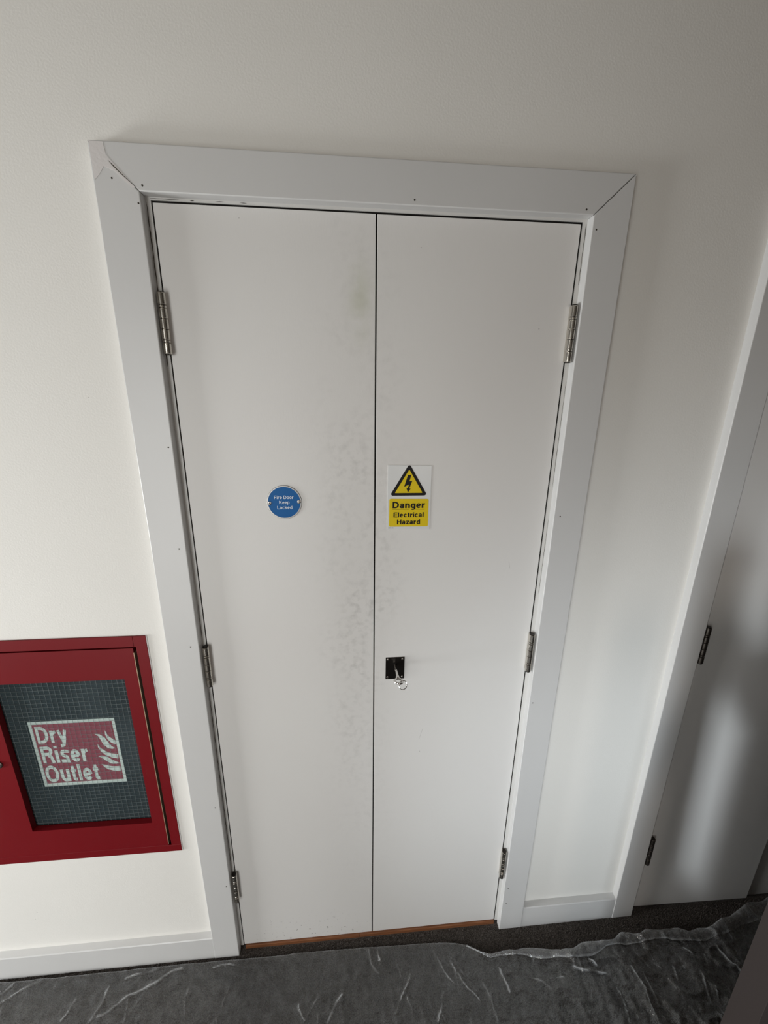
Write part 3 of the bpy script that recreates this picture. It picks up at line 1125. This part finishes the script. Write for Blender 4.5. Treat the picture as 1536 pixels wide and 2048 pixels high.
flames = [
    [(-0.7326, 0.8428), (-0.7199, 0.8401), (-0.7098, 0.8304), (-0.7029, 0.8133), (-0.6971, 0.8012), (-0.6883, 0.792), (-0.6969, 0.7903), (-0.7079, 0.7956), (-0.7159, 0.8065), (-0.7208, 0.8236), (-0.7246, 0.8353)],
    [(-0.7052, 0.8522), (-0.7022, 0.8413), (-0.6963, 0.8294), (-0.6844, 0.8183), (-0.6851, 0.8042), (-0.6954, 0.8114), (-0.7032, 0.8236), (-0.7064, 0.8391)],
    [(-0.7305, 0.8102), (-0.7254, 0.7969), (-0.7154, 0.7857), (-0.703, 0.7769), (-0.6843, 0.7723), (-0.6859, 0.7577), (-0.7015, 0.7624), (-0.7159, 0.7714), (-0.7256, 0.7839), (-0.7309, 0.7986)],
    [(-0.7355, 0.769), (-0.7239, 0.7707), (-0.7111, 0.7644), (-0.701, 0.7531), (-0.6856, 0.7433), (-0.6942, 0.7397), (-0.7077, 0.743), (-0.7172, 0.7517), (-0.7254, 0.7616)],
    [(-0.7316, 0.7428), (-0.7196, 0.7373), (-0.7044, 0.7325), (-0.6854, 0.7318), (-0.6867, 0.7149), (-0.7029, 0.7171), (-0.7179, 0.7237), (-0.7264, 0.7325)]]
for fpts in flames:
    bm = bmesh.new()
    prism(bm, fpts, ly, SY - 0.0003)
    obj('flame', bm, 'sign_pale', rs)

# ------------------------------------------------------------------ board end at the right; slot and battens added to shape light
scr = thing('board_screen', 'dark taupe board screen whose end fills the bottom right corner, nearest the camera, with an added slot shaping the light bar', 'screen', (1.40, -0.53, ZF))
bm = bmesh.new()
prism(bm, [(0.600, ZF + 0.001), (0.775, ZF + 0.001), (0.688, 1.215), (0.600, 1.215)], -0.552, -0.509, 0.0006)
obj('upright_board', bm, 'board', scr)
bm = bmesh.new()
prism(bm, [(0.860, ZF + 0.001), (2.30, ZF + 0.001), (2.30, 1.215), (0.773, 1.215)], -0.552, -0.509, 0.0006)  # left edge slanted to shape the light bar
obj('upright_board', bm, 'board', scr)
bm = bmesh.new()
prism(bm, [(0.775, ZF + 0.001), (0.860, ZF + 0.001), (0.842, 0.240), (0.757, 0.240)], -0.545, -0.516)  # unseen filler added to end the light bar at its foot
obj('added_light_stop', bm, 'board', scr)
bm = bmesh.new()
prism(bm, [(0.720, 0.800), (0.805, 0.800), (0.791, 0.990), (0.706, 0.990)], -0.545, -0.516)  # unseen filler added to part the light bar from the upper patch
obj('added_light_stop', bm, 'board', scr)

# ------------------------------------------------------------------ carpet pile near the wall
def carpet_pile(name, x0, x1, y0, y1, pitch, h):
    nx, ny = int((x1 - x0) / pitch), int((y1 - y0) / pitch)
    gx, gy = np.meshgrid(np.arange(nx), np.arange(ny))
    n = nx * ny
    px = x0 + gx.ravel() * pitch + rng.uniform(-.4, .4, n) * pitch
    py = y0 + gy.ravel() * pitch + rng.uniform(-.4, .4, n) * pitch
    a = rng.uniform(0, 2 * np.pi, n)
    r = pitch * rng.uniform(0.45, 0.75, n)
    hh = h * rng.uniform(0.5, 1.0, n)
    V = np.zeros((n, 4, 3))
    for k in range(3):
        V[:, k, 0] = px + r * np.cos(a + k * 2.0944)
        V[:, k, 1] = py + r * np.sin(a + k * 2.0944)
        V[:, k, 2] = ZF - 0.0003
    V[:, 3, 0] = px + rng.uniform(-1, 1, n) * pitch * 0.8
    V[:, 3, 1] = py + rng.uniform(-1, 1, n) * pitch * 0.8
    V[:, 3, 2] = ZF + hh
    base = (np.arange(n) * 4)[:, None]
    Fc = np.concatenate([base + np.array([[0, 1, 3]]), base + np.array([[1, 2, 3]]), base + np.array([[2, 0, 3]])])
    me = bpy.data.meshes.new(name)
    me.from_pydata(V.reshape(-1, 3).tolist(), [], Fc.tolist())
    me.materials.append(M['carpet'])
    o = bpy.data.objects.new(name, me)
    COL.objects.link(o)
    o.parent = floor
    o['kind'] = 'stuff'
    return o


carpet_pile('carpet_pile', -1.30, 1.80, -0.34, -0.005, 0.0032, 0.0045)

# ------------------------------------------------------------------ polythene dust sheet
EDGE = [(-1.60, -0.030), (-1.118, -0.030), (-0.864, -0.032), (-0.603, -0.030), (-0.327, -0.034), (-0.170, -0.034), (0.0, -0.036), (0.15, -0.040),
        (0.202, -0.042), (0.274, -0.049), (0.303, -0.056), (0.338, -0.077), (0.371, -0.086), (0.431, -0.083), (0.479, -0.084), (0.547, -0.093),
        (0.597, -0.102), (0.673, -0.088), (0.748, -0.084), (0.813, -0.080), (0.907, -0.074), (1.014, -0.076), (1.115, -0.088), (1.183, -0.071),
        (1.232, -0.055), (1.361, -0.029), (1.408, -0.024), (1.80, -0.022)]
HEM = [(0.30, -0.062), (0.368, -0.094), (0.456, -0.099), (0.539, -0.110), (0.606, -0.120), (0.692, -0.117), (0.750, -0.103), (0.870, -0.100),
       (0.950, -0.101), (1.079, -0.113), (1.169, -0.099), (1.30, -0.075), (1.45, -0.06)]
CREASES = [[(-0.015, -0.043), (-0.005, -0.072), (0.014, -0.103)], [(0.195, -0.06), (0.215, -0.103), (0.239, -0.145)], [(0.246, -0.057), (0.246, -0.097), (0.27, -0.136), (0.306, -0.182)],
    [(0.328, -0.148), (0.343, -0.188), (0.35, -0.229)], [(0.391, -0.11), (0.393, -0.142), (0.402, -0.178)], [(0.116, -0.109), (0.077, -0.152), (0.056, -0.194)], [(0.096, -0.157), (0.109, -0.193)],
    [(-0.22, -0.149), (-0.206, -0.184)], [(-0.096, -0.14), (-0.141, -0.189)], [(0.219, -0.046), (0.224, -0.078)], [(0.014, -0.048), (0.018, -0.07)], [(0.207, -0.162), (0.176, -0.215)],
    [(0.075, -0.075), (0.079, -0.113)], [(-1.004, -0.033), (-1.05, -0.054), (-1.087, -0.078)], [(-1.081, -0.032), (-1.1, -0.062)], [(-0.592, -0.041), (-0.663, -0.064), (-0.729, -0.09), (-0.793, -0.128)],
    [(-0.796, -0.069), (-0.795, -0.099), (-0.808, -0.138)], [(-0.668, -0.039), (-0.752, -0.053)], [(-0.427, -0.042), (-0.493, -0.043)], [(-0.439, -0.117), (-0.451, -0.163)], [(-0.873, -0.086), (-0.892, -0.128)],
    [(0.395, -0.118), (0.394, -0.15), (0.4, -0.178)], [(0.794, -0.154), (0.805, -0.203), (0.801, -0.268)], [(0.761, -0.121), (0.775, -0.137)], [(0.999, -0.118), (1.014, -0.137), (0.99, -0.225), (0.987, -0.282)],
    [(1.109, -0.122), (1.123, -0.154), (1.132, -0.189)], [(0.684, -0.119), (0.698, -0.136)], [(1.055, -0.14), (1.03, -0.201), (0.999, -0.27)], [(0.478, -0.153), (0.531, -0.173)], [(0.537, -0.15), (0.578, -0.161)],
    [(0.727, -0.173), (0.73, -0.219), (0.718, -0.261)], [(0.927, -0.16), (0.93, -0.22)], [(0.342, -0.17), (0.347, -0.231)], [(0.621, -0.136), (0.715, -0.156)], [(0.868, -0.134), (0.89, -0.161)]]


crs = random.Random(21)
for _ in range(64):                                   # many shorter, finer creases
    cx_, cy_ = crs.uniform(-1.15, 1.40), -crs.uniform(0.05, 0.30)
    ln, an = crs.uniform(0.025, 0.085), crs.gauss(-0.25, 0.45)
    k_ = crs.uniform(-0.25, 0.25)
    CREASES.append([(cx_, cy_), (cx_ + ln / 2 * math.sin(an), cy_ - ln / 2 * math.cos(an)),
                    (cx_ + ln / 2 * (math.sin(an) + math.sin(an + k_)), cy_ - ln / 2 * (math.cos(an) + math.cos(an + k_)))])


def vnoise(x, y, seed):
    """smooth value noise on arrays"""
    r = np.random.default_rng(seed).uniform(-1, 1, (256, 256))
    xi, yi = np.floor(x).astype(int), np.floor(y).astype(int)
    fx, fy = x - xi, y - yi
    fx, fy = fx * fx * (3 - 2 * fx), fy * fy * (3 - 2 * fy)
    g = lambda a, b: r[a % 256, b % 256]
    return (g(xi, yi) * (1 - fx) + g(xi + 1, yi) * fx) * (1 - fy) + (g(xi, yi + 1) * (1 - fx) + g(xi + 1, yi + 1) * fx) * fy


def crease_height(X, Y):
    H = np.zeros_like(X)
    rr = random.Random(3)
    wx = X + 0.006 * vnoise(X * 26, Y * 26, 31) + 0.002 * vnoise(X * 90, Y * 90, 33)
    wy = Y + 0.006 * vnoise(X * 26, Y * 26, 32)
    along = np.clip(0.75 + 0.7 * vnoise(X * 40, Y * 40, 34), 0.15, 1.25)
    X, Y = wx, wy
    for n_, pl_ in enumerate(CREASES):
        amp = rr.uniform(0.0022, 0.0046) * (1.0 if n_ < 35 else 0.55)
        wid = rr.uniform(0.0014, 0.0026) * (1.0 if n_ < 35 else 0.75)
        best = np.full_like(X, 1e9)
        for (xa, ya), (xb, yb) in zip(pl_, pl_[1:]):
            dx, dy = xb - xa, yb - ya
            L2 = dx * dx + dy * dy
            t = np.clip(((X - xa) * dx + (Y - ya) * dy) / L2, 0, 1)
            best = np.minimum(best, np.hypot(X - xa - t * dx, Y - ya - t * dy))
        H += amp * np.exp(-(best / wid) ** 2)
    return H * along


def film_height(X, Y, depth):
    """height of the sheet above its lowest rest, depth = distance behind its edge"""
    h = 0.0012 * (1 + vnoise(X * 9, Y * 9, 1)) + 0.0010 * (1 + vnoise(X * 30 + Y * 8, Y * 22, 2))
    # fine parallel creases running away from the wall
    u = X * 55 + Y * 14 + 1.5 * vnoise(X * 12, Y * 12, 4)
    h += 0.0011 * np.maximum(0, vnoise(u, Y * 6, 5)) ** 2 * 2
    # livelier crumple to the right
    s = np.clip((X - 0.25) / 0.5, 0, 1)
    rid = 1 - np.abs(vnoise(X * 16 + Y * 5, Y * 20, 6))
    h += s * 0.0075 * np.maximum(0, rid - 0.55) ** 1.5 * 3
    h += s * 0.0035 * (1 + vnoise(X * 14, Y * 11, 8)) + s * 0.0020 * (1 + vnoise(X * 75 + Y * 20, Y * 80, 14)) + 0.0004 * (1 + vnoise(X * 90, Y * 60, 15))
    # lifted edge to the right of the doors
    lift = np.interp(X, [0.2, 0.33, 0.5, 0.7, 1.0, 1.15, 1.3, 1.6], [0, 0.006, 0.011, 0.012, 0.013, 0.020, 0.016, 0.01])
    h += lift * np.exp(-(depth / 0.022) ** 2) * (0.7 + 0.5 * vnoise(X * 18, Y * 0 + 3.3, 9))
    return h + crease_height(X, Y)


FZ = ZF + 0.0062
ex, ey = zip(*EDGE)
xs_ = np.arange(-1.60, 1.78, 0.0030)
dep = np.concatenate([np.arange(0, 0.30, 0.0026), np.arange(0.30, 0.95, 0.02)])
Xg, Dg = np.meshgrid(xs_, dep)
e_ = np.interp(Xg, ex, ey) + (0.002 + 0.006 * np.clip((Xg - 0.2) / 0.4, 0, 1)) * vnoise(Xg * 22, Xg * 0 + 0.5, 11)
dmax = np.interp(Xg, [-1.6, 0.35, 0.55, 1.8], [0.95, 0.95, 0.36, 0.36])
Dg = np.where(Dg > 0.30, 0.30 + (Dg - 0.30) * (dmax - 0.30) / 0.63, Dg)
Yg = e_ - Dg
Zg = FZ + film_height(Xg, Yg, Dg)
Vf = np.stack([Xg, Yg, Zg], -1).reshape(-1, 3)
ny, nx = Xg.shape
idx = np.arange(ny * nx).reshape(ny, nx)
Ff = np.stack([idx[:-1, :-1], idx[1:, :-1], idx[1:, 1:], idx[:-1, 1:]], -1).reshape(-1, 4)
# second layer: the edge folded back over itself on the right
xh = np.arange(0.30, 1.45, 0.0030)
hx, hy = zip(*HEM)
tt = np.linspace(0, 1, 12)
Xh, Th = np.meshgrid(xh, tt)
e2 = np.interp(Xh, ex, ey) + (0.002 + 0.006 * np.clip((Xh - 0.2) / 0.4, 0, 1)) * vnoise(Xh * 22, Xh * 0 + 0.5, 11)
h2 = np.interp(Xh, hx, hy) + 0.007 * vnoise(Xh * 17, Xh * 0 + 2.5, 16)
Yh = e2 + (h2 - e2) * Th
Zh = FZ + film_height(Xh, Yh, np.maximum(e2 - Yh, 0)) + 0.0015 + 0.004 * np.sin(Th * np.pi) + 0.0025 * Th * (1 + vnoise(Xh * 22, Th * 2, 12))
Vh = np.stack([Xh, Yh, Zh], -1).reshape(-1, 3)
n2y, n2x = Xh.shape
idh = np.arange(n2y * n2x).reshape(n2y, n2x) + len(Vf)
Fh = np.stack([idh[:-1, :-1], idh[1:, :-1], idh[1:, 1:], idh[:-1, 1:]], -1).reshape(-1, 4)
me = bpy.data.meshes.new('dust_sheet')
me.from_pydata(np.concatenate([Vf, Vh]).tolist(), [], np.concatenate([Ff, Fh]).tolist())
me.polygons.foreach_set('use_smooth', [True] * len(me.polygons))
me.materials.append(M['film'])
cw = crease_height(Xg, Yg)
stress = np.concatenate([np.clip((cw / 0.0036) ** 1.6, 0, 1).ravel() * 0.40 + np.where(Dg.ravel() < 0.0020, 0.16, 0.0),
                         (0.05 + 0.10 * (Th < 0.1) + 0.12 * (Th > 0.9) + 0.06 * np.maximum(0, vnoise(Xh * 40, Th * 3, 21))).ravel()])
at = me.attributes.new('stress', 'FLOAT', 'POINT')
at.data.foreach_set('value', stress.astype(np.float32))
sheet = bpy.data.objects.new('dust_sheet', me)
COL.objects.link(sheet)
tag(sheet, 'clear crinkled polythene dust sheet spread over the carpet', 'plastic sheet')
